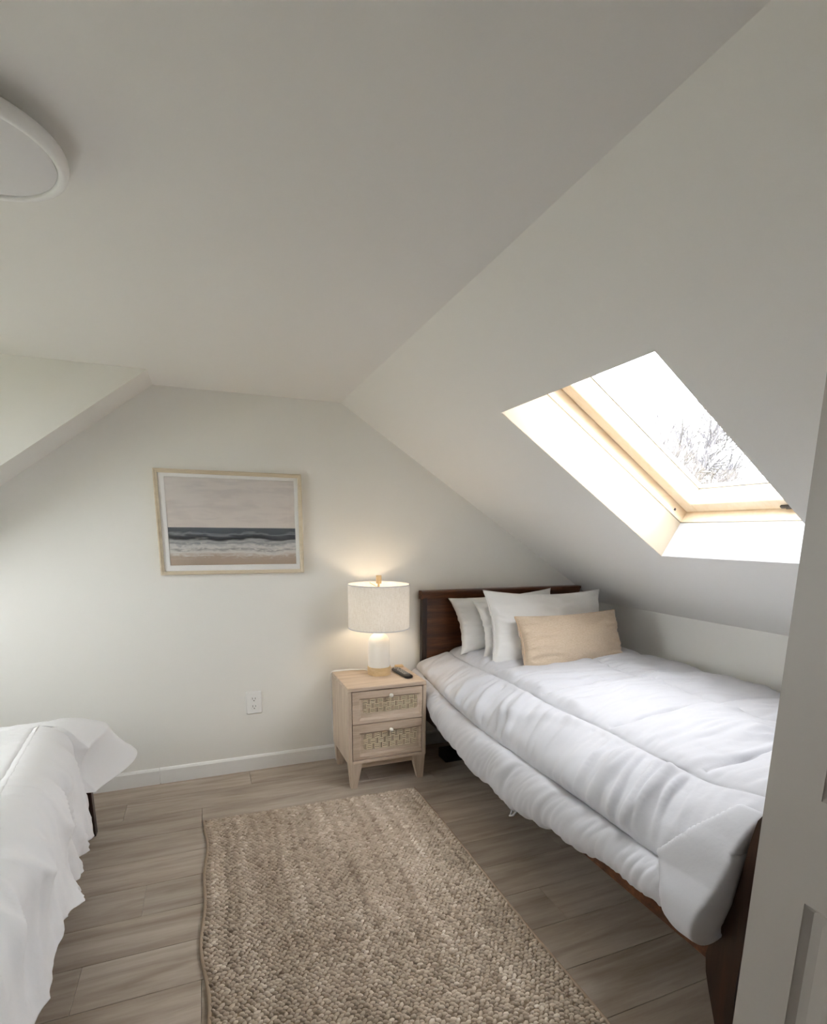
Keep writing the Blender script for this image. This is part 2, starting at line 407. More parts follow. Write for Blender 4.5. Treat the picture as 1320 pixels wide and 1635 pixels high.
# ------------------------------------------------------------------ right-hand bed
bed = root('bed', (1.78, -1.1, 0), 'dark cherry wood sleigh bed against the low wall under the skylight', 'bed')
HX0, HX1, HZ = 1.205, 2.352, 1.008
for x0, x1 in ((HX0, HX0 + 0.032), (HX1 - 0.032, HX1)):
    MB().box((x0, -0.062, 0), (x1, -0.020, HZ - 0.03), 0.004).build('head_post', M_cherryz, bed)
MB().box((HX0 + 0.032, -0.050, 0.34), (HX1 - 0.032, -0.030, HZ - 0.05), 0.002).build('headboard', M_cherry, bed)
cap = [(-0.018, HZ - 0.052), (-0.058, HZ - 0.052), (-0.066, HZ - 0.040), (-0.070, HZ - 0.022), (-0.078, HZ - 0.012), (-0.078, HZ - 0.004), (-0.070, HZ), (-0.024, HZ), (-0.018, HZ - 0.006)]
MB().prism(cap, 'x', HX0 - 0.008, HX1).build('head_rail', M_cherry, bed, auto=0.6)
foot = [(-2.262, 0.708), (-2.242, 0.712), (-2.222, 0.700), (-2.209, 0.676), (-2.199, 0.62), (-2.187, 0.52), (-2.174, 0.42), (-2.155, 0.345), (-2.132, 0.290), (-2.121, 0.235), (-2.128, 0.185), (-2.142, 0.14), (-2.160, 0.09), (-2.174, 0.05), (-2.182, 0.0),
        (-2.225, 0.0), (-2.222, 0.06), (-2.216, 0.14), (-2.212, 0.22), (-2.218, 0.32), (-2.236, 0.42), (-2.252, 0.52), (-2.266, 0.62), (-2.276, 0.68)]
for x0 in (1.2, 2.31):
    MB().prism(foot, 'x', x0, x0 + 0.042).build('foot_post', M_cherryz, bed, auto=0.5)
pan = [(-2.256, 0.700), (-2.230, 0.700), (-2.213, 0.62), (-2.201, 0.52), (-2.188, 0.42), (-2.172, 0.345), (-2.160, 0.290), (-2.185, 0.290), (-2.205, 0.345), (-2.222, 0.42), (-2.236, 0.52), (-2.252, 0.62)]
MB().prism(pan, 'x', 1.242, 2.31).build('footboard', M_cherry, bed, auto=0.5)
for x0 in (1.215, 2.312):
    MB().box((x0, -2.15, 0.205), (x0 + 0.026, -0.05, 0.345), 0.004).build('side_rail', M_cherry, bed)
for k in range(9):
    yy = -0.2 - k * 0.22
    MB().box((1.241, yy - 0.04, 0.24), (2.312, yy + 0.04, 0.262), 0.002).build('slat', M_cherry, bed)

MB_m = MB().box((1.246, -2.10, 0.263), (2.40, -0.085, 0.55), 0.045, 4)
MB_m.build('mattress', M_pillow, bed, auto=0.7)

def spl(x, xs, ys):
    return np.interp(x, xs, ys)
def smooth1(a, n):
    k = np.hanning(n + 2)[1:-1]; k /= k.sum(); p = np.pad(a, (n // 2, n // 2), mode='edge'); return np.convolve(p, k, mode='valid')[:len(a)]

def grid_faces(nu, nv):
    i = np.arange(nu - 1)[:, None] * nv + np.arange(nv - 1)[None, :]
    return np.stack([i, i + 1, i + nv + 1, i + nv], -1).reshape(-1, 4)
def normals(P):
    a = np.gradient(P, axis=0); b = np.gradient(P, axis=1); n = np.cross(a, b)
    return n / np.maximum(np.linalg.norm(n, axis=2, keepdims=True), 1e-9)

def right_comforter():
    NY, NT = 330, 300
    ys0 = np.linspace(0, 1, NY)
    yy = -0.09 - 2.10 * ys0
    hem = smooth1(spl(-yy, [0.08, 0.2, 0.31, 0.5, 0.68, 0.9, 1.1, 1.27, 1.45, 1.65, 1.85, 2.0, 2.14, 2.2], [0.47, 0.455, 0.425, 0.36, 0.305, 0.264, 0.240, 0.244, 0.268, 0.302, 0.330, 0.338, 0.338, 0.345]), 21)
    sm = smooth1(spl(-yy, [0.08, 0.29, 0.6, 0.9, 1.3, 1.7, 2.0, 2.2], [0.53, 0.505, 0.465, 0.442, 0.443, 0.445, 0.44, 0.45]), 21)
    P = np.zeros((NY, NT, 3)); TT = np.zeros((NY, NT)); SE = np.zeros((NY, 3)); 
    for i in range(NY):
        h, s = hem[i], sm[i]; y = yy[i]
        rise = 0.045 * sst(-1.92, -2.16, y) if True else 0
        lift = 0.012 * math.exp(-((y + 0.05) / 0.2) ** 2)
        kx = np.array([2.505, 2.50, 2.475, 2.42, 2.25, 1.9, 1.55, 1.385, 1.27, 1.195, 1.160, 1.128, 1.112, 1.116, 1.136, 1.165, 1.192, 1.206])
        kz = np.array([0.40, 0.52, 0.590, 0.622, 0.634, 0.642, 0.630, 0.606, 0.560, 0.505 * 0.6 + 0.4 * (s + 0.05), s, s - 0.035, (s + h) / 2, h + 0.045, h + 0.012, h, h + 0.02, h + 0.07])
        kz[2:11] += rise * np.array([0.6, 1, 1, 1, 1, 1, 0.9, 0.7, 0.2]) + lift
        # smooth parametric curve
        d = np.concatenate([[0], np.cumsum(np.hypot(np.diff(kx), np.diff(kz)))])
        f = np.linspace(0, d[-1], 900); cx = smooth1(np.interp(f, d, kx), 41); cz = smooth1(np.interp(f, d, kz), 41)
        dd = np.concatenate([[0], np.cumsum(np.hypot(np.diff(cx), np.diff(cz)))])
        # denser to the visible side
        q = np.linspace(0, 1, NT); t = dd[-1] * q
        x = np.interp(t, dd, cx); z = np.interp(t, dd, cz)
        P[i, :, 0] = x; P[i, :, 2] = z; TT[i] = t
        SE[i] = [np.interp(d[7], f, dd), np.interp(d[10], f, dd), np.interp(d[4] * 0.25 + d[5] * 0.75, f, dd)]
        # foot end stays in front of the footboard
        yend = np.interp(z, [0.28, 0.32, 0.42, 0.6, 0.7], [-2.138, -2.142, -2.172, -2.185, -2.190]); yend = np.where(x > 1.2, np.maximum(yend, -2.172), yend)
        P[i, :, 1] = -0.075 + (yend + 0.075) * ys0[i]
    P[:, :, 1] = np.where(P[:, :, 2] > 0, P[:, :, 1], P[:, :, 1])
    N = normals(P)
    c = P - np.array([1.9, -1.1, 0.3]); sgn = np.sign((N * c).sum(2).mean()); N *= sgn
    X, Y, Z = P[..., 0], P[..., 1], P[..., 2]
    s1, s2, s3 = SE[:, 0][:, None], SE[:, 1][:, None], SE[:, 2][:, None]
    d1 = np.abs(TT - s1 - 0.012 * gn(Y * 3, Y * 0 + 1.5, 5)); d2 = np.abs(TT - s2); d3 = np.abs(TT - s3 - 0.03 * gn(Y * 2, Y * 0 + 4.5, 6))
    flapw = (-1.985 - Y)                                         # wedge of the folded corner
    flap = sst(0, 0.010, flapw) * sst(0, 0.014, Z - (0.455 - flapw * 0.95)) * sst(0, 0.014, (0.462 + flapw * 1.28) - Z) * (X < 1.3)
    flapb = flap
    # crosswise quilting on the top
    top = sst(0.0, 0.05, s1 - TT)
    cr = np.full_like(X, 9.0)
    for yk in (-0.62, -1.05, -1.48, -1.9):
        cr = np.minimum(cr, np.abs(Y - yk - 0.05 * gn(X * 2.2, X * 0 + yk * 7, 8)))
    cr = np.where(top > 0.5, cr, 9.0)
    dq = np.minimum(np.minimum(d1, d3), cr)
    puff = lambda d, w: 1 - np.exp(-(d / w))
    D = 0.020 * puff(np.where(top > 0.5, dq, np.minimum(d1, d2)), 0.045)
    side = sst(0.0, 0.04, TT - s1) * sst(0.0, 0.03, s2 - TT); roll = sst(0.0, 0.03, TT - s2)
    # wrinkles: run across the bed, close together along it
    wx = gn(X * 2 + 3, Y * 2, 1) * 0.10
    w1 = ridge(Y * 6.5 + wx * 8 + X * 1.2, TT * 1.6, 2); w2 = ridge(Y * 15 + wx * 16 + X * 1.5, TT * 3.2, 3); w3 = gn(Y * 34 + wx * 20, TT * 7, 4)
    patch = 0.35 + 0.65 * sst(-0.15, 0.35, gn(X * 3.1 + 7, Y * 2.4, 9))
    gather = np.exp(-np.minimum(dq, d2) / 0.05)
    D = D + top * patch * (0.018 * w1 + 0.012 * w2) + top * 0.002 * w3 + top * gather * 0.006 * w3
    sk = Y + 0.30 * (TT - s1)                                    # side wrinkles lean forward
    v1 = ridge(sk * 5.2 + gn(Y * 2, TT * 3, 11) * 0.5, TT * 1.3, 12); v2 = ridge(sk * 12 + wx * 10, TT * 2.4, 13); v3 = gn(sk * 30, TT * 5, 14)
    ps = 0.35 + 0.65 * sst(-0.2, 0.3, gn(Y * 2.1 + 3, TT * 4, 15))
    D = D + (1 - flapb) * side * (ps * (0.026 * v1 + 0.017 * v2) + 0.003 * v3 + gather * 0.006 * v3 - 0.010)
    r1 = gn(Y * 7 + wx * 4, TT * 4, 16); r2 = ridge((Y - 0.35 * (TT - s2)) * 11 + wx * 18, TT * 3, 17) * sst(-0.3, 0.3, gn(Y * 4.2 + 9, TT * 3, 22)) + 0.5 * ridge((Y - 0.6 * (TT - s2)) * 23 + wx * 18, TT * 6, 23)
    D = D + (1 - flapb) * roll * (0.014 * r1 + 0.010 * r2 + 0.012 * gn(Y * 2.6, TT * 2, 18))
    D = D - (1 - flapb) * 0.010 * np.exp(-(d2 / 0.010) ** 2) * (Y > -2.08) - 0.004 * np.exp(-(d1 / 0.007) ** 2) - top * 0.003 * np.exp(-(np.minimum(d3, cr) / 0.008) ** 2)
    D = D * (1 - 0.8 * flapb) + flapb * (0.034 + 0.006 * gn(Y * 7, Z * 7, 19) + 0.006 * sst(-2.1, -2.19, Y) * gn(Z * 26, Y * 4, 20))
    P = P + N * D[..., None]
    P[..., 0] = np.minimum(P[..., 0], KX - 0.02)
    ends = []                                                   # tuck the foot end in behind the flap
    for k in (0.35, 0.8, 1.0):
        E = P[-1].copy(); inx = np.clip(E[:, 0], 1.262, 2.38); inz = np.clip(E[:, 2], 0.36, 0.55)
        E[:, 0] += (inx - E[:, 0]) * k; E[:, 2] += (inz - E[:, 2]) * k; E[:, 1] += 0.012 * k; ends.append(E)
    P = np.concatenate([P, np.array(ends)], 0); NY += len(ends)
    P[..., 1] = np.minimum(P[..., 1], -0.068)
    o = mk('comforter', P.reshape(-1, 3), grid_faces(NY, NT), M_linen, None, True)
    tag(o, 'puffy white quilted comforter with a rolled hem on the dark sleigh bed', 'comforter')
    m = o.modifiers.new('thickness', 'SOLIDIFY'); m.thickness = 0.007; m.offset = -1
    if sgn < 0: o.data.flip_normals()
    t = MB().tube([(1.118, -1.27, 0.235), (1.112, -1.275, 0.216), (1.10, -1.283, 0.213), (1.105, -1.30, 0.222), (1.12, -1.30, 0.236)], 0.0045, 6)
    t.build('corner_loop', M_linen, o, True)
right_comforter()

def pillow(name, w, h, t, M, m, label, seed, cat='pillow', piping=None, pin=0.12, wr=0.009, group=None, thick_pow=0.42):
    n1, n2 = 80, 60
    u = np.linspace(-1, 1, n1)[:, None] * np.ones((1, n2)); v = np.linspace(-1, 1, n2)[None, :] * np.ones((n1, 1))
    x = w / 2 * u * (1 - pin * (1 - v * v) * np.abs(u) ** 3); y = h / 2 * v * (1 - pin * 1.1 * (1 - u * u) * np.abs(v) ** 3)
    e = np.clip((1 - u * u) * (1 - v * v), 0, 1)
    bul = t / 2 * e ** thick_pow
    allv = []; faces = []
    for sgn in (1, -1):
        edge = np.exp(-(1 - np.abs(u)) / 0.22); edgev = np.exp(-(1 - np.abs(v)) / 0.3)
        k = wr * (1.5 * edge * ridge(v * 4.5 + gn(u * 2, v * 2, seed) * .6, u * 2.2 + sgn * 3, seed + 1) + edgev * ridge(u * 5 + gn(u * 2, v * 2, seed + 5), v * 2 + sgn, seed + 2) * 0.7
                  + 0.8 * ridge(u * 1.6 + v * 1.1 + 3, v * 1.8 - u * .6 + sgn, seed + 3) + 0.5 * gn(u * 3, v * 3 + sgn, seed + 4)) * np.minimum(1, e * 14)
        allv.append(np.stack([x, y, sgn * (bul + k)], -1).reshape(-1, 3))
    V = np.concatenate(allv); gf = grid_faces(n1, n2)
    F = np.concatenate([gf, gf[:, ::-1] + n1 * n2])
    c = V[: n1 * n2].mean(0)
    W = (np.array(M.to_3x3()) @ V.T).T + np.array(M.translation)
    o = mk(name, W, F, m, None, True); 
    bm = bmesh.new(); bm.from_mesh(o.data); bmesh.ops.remove_doubles(bm, verts=bm.verts[:], dist=1e-5); bmesh.ops.recalc_face_normals(bm, faces=bm.faces[:]); bm.to_mesh(o.data); bm.free()
    tag(o, label, cat, group)
    if piping:
        idx = [(i, 0) for i in range(n1)] + [(n1 - 1, j) for j in range(1, n2)] + [(i, n2 - 1) for i in range(n1 - 2, -1, -1)] + [(0, j) for j in range(n2 - 2, -1, -1)]
        pts = [tuple(W[i * n2 + j]) for i, j in idx]
        MB().tube(pts, piping[1], 6).build('piping', piping[0], o, True)
    return o
def face_matrix(bl, br, tl):
    """pillow plane from its bottom-left, bottom-right and top-left corners"""
    bl, br, tl = Vector(bl), Vector(br), Vector(tl)
    x = (br - bl); w = x.length; x.normalize(); y = tl - bl; h = y.length; y = (y - x * y.dot(x)).normalized(); z = x.cross(y)
    c = bl + x * w / 2 + y * h / 2
    M = Matrix(((x.x, y.x, z.x, c.x), (x.y, y.y, z.y, c.y), (x.z, y.z, z.z, c.z), (0, 0, 0, 1)))
    return w, h, M
w, h, M = face_matrix((1.365, -0.265, 0.645), (2.10, -0.265, 0.685), (1.315, -0.115, 0.962)); pillow('sleeping_pillow', w, h, 0.115, M, M_pillow, 'rearmost white pillow leaning on the left of the dark headboard', 21)
w, h, M = face_matrix((1.455, -0.375, 0.640), (2.235, -0.375, 0.650), (1.445, -0.235, 0.955)); pillow('sleeping_pillow', w, h, 0.09, M, M_pillow, 'white pillow mostly hidden between the rearmost pillow and the large square-edged one', 33)
w, h, M = face_matrix((1.432, -0.505, 0.605), (2.245, -0.500, 0.584), (1.415, -0.375, 1.035)); pillow('sleeping_pillow', w, h, 0.155, M, M_pillow, 'large bright white pillow with piped edges directly behind the tan lumbar cushion', 47, piping=(M_pillow, 0.0035))
w, h, M = face_matrix((1.552, -0.655, 0.612), (2.245, -0.640, 0.618), (1.543, -0.545, 0.905)); pillow('lumbar_cushion', w, h, 0.16, M, M_tan, 'tan velvety oblong lumbar cushion in front of the white pillows', 58, 'cushion', piping=(M_piping, 0.0035), wr=0.009, pin=0.075)

# ------------------------------------------------------------------ left-hand bed
lb = root('bed', (-1.08, -1.5, 0), 'low bed with dark wooden legs under the white coverlet at the left', 'bed')
for x0, y0 in ((-0.575, -0.470), (-0.575, -2.50), (-1.58, -0.470), (-1.58, -2.50)):
    MB().box((x0, y0, 0), (x0 + 0.042, y0 + 0.042, 0.30), 0.003).build('leg', M_cherryz, lb)
MB().box((-1.56, -2.48, 0.24), (-0.60, -0.445, 0.32), 0.004).build('base', M_cherry, lb)
MB().box((-1.56, -2.47, 0.321), (-0.628, -0.475, 0.540), 0.05, 4).build('mattress', M_pillow, lb, auto=0.7)

def left_coverlet():
    # outline of the bed top: right side, rounded far corner, far side
    cx0, cy0, r = -0.685, -0.535, 0.095
    pts = []
    for y in np.linspace(-2.55, cy0, 230): pts.append((cx0 + r, y, 1.0, 0.0))
    for a in np.linspace(0, 90, 60)[1:]:
        a = math.radians(a); pts.append((cx0 + r * math.cos(a), cy0 + r * math.sin(a), math.cos(a), math.sin(a)))
    for x in np.linspace(cx0, -1.58, 110)[1:]: pts.append((x, cy0 + r, 0.0, 1.0))
    A = np.array(pts); ex, ey, nx, ny = A.T
    ang = np.arctan2(ny, nx)                                   # 0 right side .. pi/2 far side
    side = (ang < 1e-6)
    yaw = np.where(side, (cy0 - ey) * 0.085, 0.0)
    ex = ex + yaw - 0.082 * nx; ey = ey - 0.082 * ny
    w = np.concatenate([[0], np.cumsum(np.hypot(np.diff(ex), np.diff(ey)))])
    wc = w[:, None]
    z0 = 0.578
    NT_, NH = 130, 120
    # top: from the edge to an inner target
    tx = np.full_like(ex, -1.5); ty = np.minimum(ey, -1.15)
    f = np.linspace(0, 1, NT_)[::-1][:-1] ** 1.5
    Xt = ex[:, None] + (tx - ex)[:, None] * f[None, :]; Yt = ey[:, None] + (ty - ey)[:, None] * f[None, :]
    dist = np.hypot(Xt - ex[:, None], Yt - ey[:, None])
    Zt = z0 - 0.016 * np.exp(-dist / 0.10)
    # hang
    t = np.linspace(0, 1, NH)[None, :]
    tailc = math.radians(40)
    tail = np.exp(-((ang - tailc) / 0.36) ** 2) * (~side)
    tail = np.where(side, np.exp(-((w[np.argmax(~side)] - w) / 0.035) ** 2 - (tailc / 0.36) ** 2), tail)
    Lh = np.where(side, np.interp(cy0 - ey, [0, 0.05, 0.25], [0.385, 0.40, 0.46]), 0.385 + (0.25 - 0.385) * sst(0.0, 1.2, ang)); Lh = Lh * (1 + tail * 0.03)
    hw = 0.05 * gn(w * 2.1, w * 0 + 0.5, 31) + 0.022 * gn(w * 4.5, w * 0 + 2.5, 32)
    Lh = Lh + np.where(side, hw, hw * 0.2)
    along = np.where(side, cy0 - ey, 0.0)
    fl = np.where(side, np.interp(along, [0, 0.06, 0.16, 0.35, 2.1], [0.006, -0.004, 0.008, 0.020, 0.045]), 0.05) + 0.230 * tail
    sl = Lh[:, None] * t; rr = 0.11; an = np.minimum(sl / rr, math.pi / 2)
    zz = z0 - 0.016 - rr * (1 - np.cos(an)) - np.maximum(sl - rr * math.pi / 2, 0)
    o = rr * np.sin(an) - 0.010 + fl[:, None] * t ** (1.0 - 0.25 * tail[:, None])
    # folds grow towards the hem
    fold = (0.030 * gn(wc * 5.0 + 0.5 * gn(wc * 1.5, t * 2.0, 34), t * 0.7, 35) + 0.016 * (ridge(wc * 8.0 + t * 0.8, t * 0.9, 36) - .4) + 0.004 * (ridge(wc * 12, t * 1.2, 37) - .4)) * (t ** 0.8) * (1 - 0.55 * tail[:, None])
    tuck = 0.014 * np.exp(-((t - 0.9) / 0.07) ** 2) * gn(wc * 9, t * 6, 38)
    pleat = 0.026 * ridge(wc * 5.0 + 0.6 * gn(wc * 2.0, t * 1.5, 61), t * 0.7, 62) ** 2 + 0.012 * ridge(wc * 8 + t * 1.5, t * 1.2, 63) * (1 - 0.7 * t)
    o = o + (fold * 1.2 + pleat * 1.35) * np.where(side, sst(0.02, 0.22, cy0 - ey), 1.0)[:, None] * sst(0.04, 0.4, t) * (1 - 0.4 * tail[:, None]) + tuck * 0.3 + 0.004 * gn(wc * 10, t * 5, 39) * np.minimum(1, t * 6) * (1 - t)
    # the corner: a pinched valley on the far side of the tail
    val = np.exp(-((ang - 0.98) / 0.14) ** 2)[:, None] * (~side)[:, None]
    o = o - 0.075 * val * np.sin(np.pi * np.clip(t * 1.1, 0, 1)) 
    Xh = ex[:, None] + nx[:, None] * o; Yh = ey[:, None] + ny[:, None] * o
    Yh = np.minimum(Yh, -0.05)
    X = np.concatenate([Xt, Xh], 1); Y = np.concatenate([Yt, Yh], 1); Z = np.concatenate([Zt, zz + np.zeros_like(Xh)], 1)
    P = np.stack([X, Y, Z], -1); N = normals(P); sg = np.sign(N[:, :NT_ - 2, 2].mean()); N *= sg
    topm = np.concatenate([np.ones_like(Xt), np.clip(1 - t * 3, 0, 1) * np.ones_like(Xh)], 1)
    q = Y - 0.32 * X                                           # long creases slanting over the top
    D = -0.006 * topm + topm * (0.016 * ridge(q * 9 + gn(X * 2, Y * 2, 41) * 1.2, X * 1.6, 42) + 0.005 * ridge(q * 21 + gn(X * 3, Y * 3, 43), X * 3, 44)) * (0.5 + 0.5 * sst(-.2, .3, gn(X * 2.5, Y * 2.5, 45)))
    seamd = np.concatenate([dist, np.full_like(Xh, 9.0)], 1)
    D = D - 0.005 * np.exp(-((seamd - 0.02) / 0.007) ** 2) * (side[:, None])
    P = P + N * D[..., None]
    P[..., 2] = np.maximum(P[..., 2], 0.015)
    nu, nv = P.shape[:2]
    o_ = mk('coverlet', P.reshape(-1, 3), grid_faces(nu, nv), M_cotton, None, True)
    if sg < 0: o_.data.flip_normals()
    m = o_.modifiers.new('thickness', 'SOLIDIFY'); m.thickness = 0.006; m.offset = -1
    tag(o_, 'rumpled white coverlet hanging low over the bed at the left', 'bedspread')
left_coverlet()

# ------------------------------------------------------------------ nightstand
NX0, NX1, NYF, NYB, NZB, NZT = 0.640, 1.0803, -0.4346, -0.074, 0.137, 0.5594
ns = root('nightstand', ((NX0 + NX1) / 2, (NYF + NYB) / 2, 0), 'washed oak nightstand with two woven-cane drawers beside the sleigh bed', 'nightstand')
tk = 0.021
MB().box((NX0, NYF, NZT - tk), (NX1, NYB, NZT), 0.004, 2).build('top', M_oakx, ns)
for x0 in (NX0, NX1 - tk): MB().box((x0, NYF + 0.0005, NZB), (x0 + tk, NYB, NZT - tk), 0.002).build('side_panel', M_oakz, ns)
MB().box((NX0 + tk, NYF + 0.0005, NZB), (NX1 - tk, NYB, NZB + 0.018), 0.002).build('bottom_panel', M_oakx, ns)
MB().box((NX0 + tk, NYB - 0.006, NZB + 0.018), (NX1 - tk, NYB, NZT - tk)).build('back_panel', M_oakx, ns)
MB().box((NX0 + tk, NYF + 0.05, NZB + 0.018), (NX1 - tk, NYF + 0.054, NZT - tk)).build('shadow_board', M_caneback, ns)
MB().box((NX0 + 0.07, NYF + 0.022, NZB - 0.034), (NX1 - 0.07, NYF + 0.040, NZB), 0.001).build('apron', M_oakx, ns)
for sx in (0, 1):
    for sy in (0, 1):
        xo = NX0 if sx == 0 else NX1; dx = 1 if sx == 0 else -1
        yo = NYF + 0.002 if sy == 0 else NYB; dy = 1 if sy == 0 else -1
        top = [(xo + dx * 0.004, yo), (xo + dx * 0.076, yo), (xo + dx * 0.076, yo + dy * 0.05), (xo + dx * 0.004, yo + dy * 0.05)]
        bot = [(xo + dx * 0.014, yo + dy * 0.004), (xo + dx * 0.046, yo + dy * 0.004), (xo + dx * 0.046, yo + dy * 0.034), (xo + dx * 0.014, yo + dy * 0.034)]
        MB().rings([[(a, b, NZB) for a, b in top], [(a, b, 0.0) for a, b in bot]], True, True).build('leg', M_oakz, ns)
def drawer(z0, z1, oz0, oz1, kz, flip):
    x0, x1 = NX0 + tk + 0.0035, NX1 - tk - 0.0035
    yf = NYF + 0.003
    L = lambda a, b, c, d, r, y: [(u, y, w) for u, w in rrect(a, b, c, d, r, 5)]
    ox0, ox1 = 0.723, 1.030
    rx0, rx1, rz0, rz1 = ox0 - 0.022, ox1 + 0.020, z0 + 0.018, oz1 + 0.010
    mb = MB(); mb.rings([L(x0, x1, z0, z1, 0.001, yf + 0.018), L(x0, x1, z0, z1, 0.001, yf), L(rx0, rx1, rz0, rz1, 0.004, yf), L(rx0 + 0.010, rx1 - 0.010, rz0 + 0.012, rz1 - 0.003, 0.006, yf + 0.006),
                          L(ox0, ox1, oz0, oz1, 0.016, yf + 0.0065), L(ox0, ox1, oz0, oz1, 0.016, yf + 0.012)])
    d = mb.build('drawer', M_oakx, ns)
    MB().box((ox0 - 0.006, yf + 0.0165, oz0 - 0.006), (ox1 + 0.006, yf + 0.019, oz1 + 0.006)).build('cane_backing', M_caneback, d)
    wv = MB(); R = random.Random(11 + flip)
    cw = 0.0218; cols = int((ox1 - ox0) / cw); rows = 3; chh = (oz1 - oz0) / rows
    for i in range(cols):
        for j in range(rows):
            a = ox0 + 0.0005 + i * (ox1 - ox0) / cols; b = oz0 + j * chh
            hor = (i + j + flip) % 2 == 0
            if R.random() < 0.0: continue
            for k in range(3):
                e = R.uniform(-0.0006, 0.0006); yy0 = yf + 0.0065 + R.uniform(0, 0.002)
                if hor: lo, hi = (a - 0.004, b + k * chh / 3 + 0.0016 + e), (a + cw + 0.004, b + (k + 1) * chh / 3 - 0.0017 + e)
                else: lo, hi = (a + k * cw / 3 + 0.0016 + e, b - 0.001), (a + (k + 1) * cw / 3 - 0.0017 + e, b + chh + 0.001)
                lo = (max(lo[0], ox0 + 0.001), max(lo[1], oz0 + 0.001)); hi = (min(hi[0], ox1 - 0.001), min(hi[1], oz1 - 0.001))
                if hi[0] > lo[0] and hi[1] > lo[1]: wv.box((lo[0], yy0, lo[1]), (hi[0], yy0 + 0.004, hi[1]), 0.0009)
    o = wv.build('woven_cane', M_cane, d); o['kind'] = 'stuff'
    kx_ = 0.872
    kb = MB().lathe([(0.0045, 0.0), (0.0045, 0.012), (0.010, 0.013), (0.0105, 0.017)], (0, 0, 0), 16)
    kb.v = [(kx_ + p[0], yf + 0.001 - p[2], kz + p[1]) for p in kb.v]; kb.build('knob_base', M_brass, d, True)
    sp = MB().lathe([(0.0115 * math.sin(a), 0.0105 - 0.0115 * math.cos(a) * 1.0) for a in np.linspace(0.02, 3.12, 12)], (0, 0, 0), 20)
    sp.v = [(kx_ + p[0], yf - 0.018 - p[2] + 0.008, kz + p[1]) for p in sp.v]; sp.build('knob', M_pearl, d, True)
drawer(0.3585, 0.5345, 0.413, 0.487, 0.506, 0)
drawer(0.1590, 0.3535, 0.208, 0.298, 0.314, 1)

# ------------------------------------------------------------------ lamp, remote and small box on the nightstand
LC = (0.885, -0.200)
lamp = root('table_lamp', (LC[0], LC[1], NZT), 'table lamp with white bottle base and linen drum shade on the nightstand', 'lamp')
MB().lathe([(0.0655, 0.0), (0.066, 0.004), (0.066, 0.043), (0.0645, 0.046)], (LC[0], LC[1], NZT), 48).build('base_ring', M_lampwood, lamp, auto=0.5)
bp = [(0.0605, 0.046), (0.0615, 0.050), (0.0615, 0.175)] + [(0.0615 * math.cos(a), 0.175 + 0.066 * math.sin(a)) for a in np.linspace(0.12, 1.38, 12)]
MB().lathe(bp, (LC[0], LC[1], NZT), 48).build('body', M_ceramic, lamp, auto=0.8)
MB().lathe([(0.010, 0.238), (0.010, 0.275), (0.019, 0.278), (0.019, 0.325), (0.014, 0.328)], (LC[0], LC[1], NZT), 20).build('socket', M_brass, lamp, auto=0.5)
ZS0, ZS1, RS = 0.826, 1.072, 0.170
M_shade = bpy.data.materials.new('linen_shade'); M_shade.use_nodes = True
def _shade(m):
    nt = m.node_tree; nt.nodes.clear(); o = nt.nodes.new('ShaderNodeOutputMaterial'); mx = nt.nodes.new('ShaderNodeMixShader'); mx.inputs[0].default_value = 0.08
    d = nt.nodes.new('ShaderNodeBsdfDiffuse'); t = nt.nodes.new('ShaderNodeBsdfTranslucent')
    v = coords(m); v2 = nd(m, 'ShaderNodeMapping'); v2.inputs['Scale'].default_value = (1, 1, 12)
    lk(m, v, v2.inputs[0]); a = noise(m, v2.outputs[0], 60, 2)
    v3 = nd(m, 'ShaderNodeMapping'); v3.inputs['Scale'].default_value = (9, 9, 1); lk(m, v, v3.inputs[0]); b = noise(m, v3.outputs[0], 40, 2)
    c = ramp(m, math_(m, 'MULTIPLY', math_(m, 'ADD', a, b), 0.5), [(0.35, (0.70, 0.65, 0.58)), (0.6, (0.83, 0.80, 0.75))])
    lk(m, c, d.inputs[0]); lk(m, c, t.inputs[0]); lk(m, d.outputs[0], mx.inputs[1]); lk(m, t.outputs[0], mx.inputs[2]); lk(m, mx.outputs[0], o.inputs[0])
_shade(M_shade)
sh = MB().lathe([(RS, 0.0), (RS, 0.05), (RS, 0.15), (RS, ZS1 - ZS0)], (LC[0], LC[1], ZS0), 96, cap=False).build('shade', M_shade, lamp, True)
for z in (ZS0, ZS1 - 0.005):
    MB().lathe([(RS - 0.0015, 0), (RS + 0.0015, 0), (RS + 0.0015, 0.005), (RS - 0.0015, 0.005), (RS - 0.0015, 0)], (LC[0], LC[1], z), 96, cap=False).build('shade_rim', M_linen, sh, auto=0.5)
spd = MB(); zs = ZS1 - 0.022
for k in range(3):
    a = math.radians(90 + 120 * k); spd.tube([(LC[0] + 0.008 * math.cos(a), LC[1] + 0.008 * math.sin(a), zs), (LC[0] + RS * math.cos(a), LC[1] + RS * math.sin(a), zs + 0.012)], 0.002, 6)
spd.lathe([(0.010, -0.003), (0.010, 0.003)], (LC[0], LC[1], zs), 16)
spd.build('spider', M_brass, lamp)
hp = MB()
for s in (-1, 1):
    hp.tube([(LC[0] + s * 0.012, LC[1], NZT + 0.28), (LC[0] + s * 0.045, LC[1], NZT + 0.33), (LC[0] + s * 0.050, LC[1], NZT + 0.40), (LC[0] + s * 0.030, LC[1], NZT + 0.46), (LC[0], LC[1], zs)], 0.0018, 6)
hp.build('harp', M_brass, lamp, True)
MB().lathe([(0.006, zs - ZS1), (0.006, 0.0), (0.0145, 0.002), (0.015, 0.006), (0.015, 0.044), (0.0135, 0.047)], (LC[0], LC[1], ZS1), 20).build('finial', M_lampwood, lamp, auto=0.5)
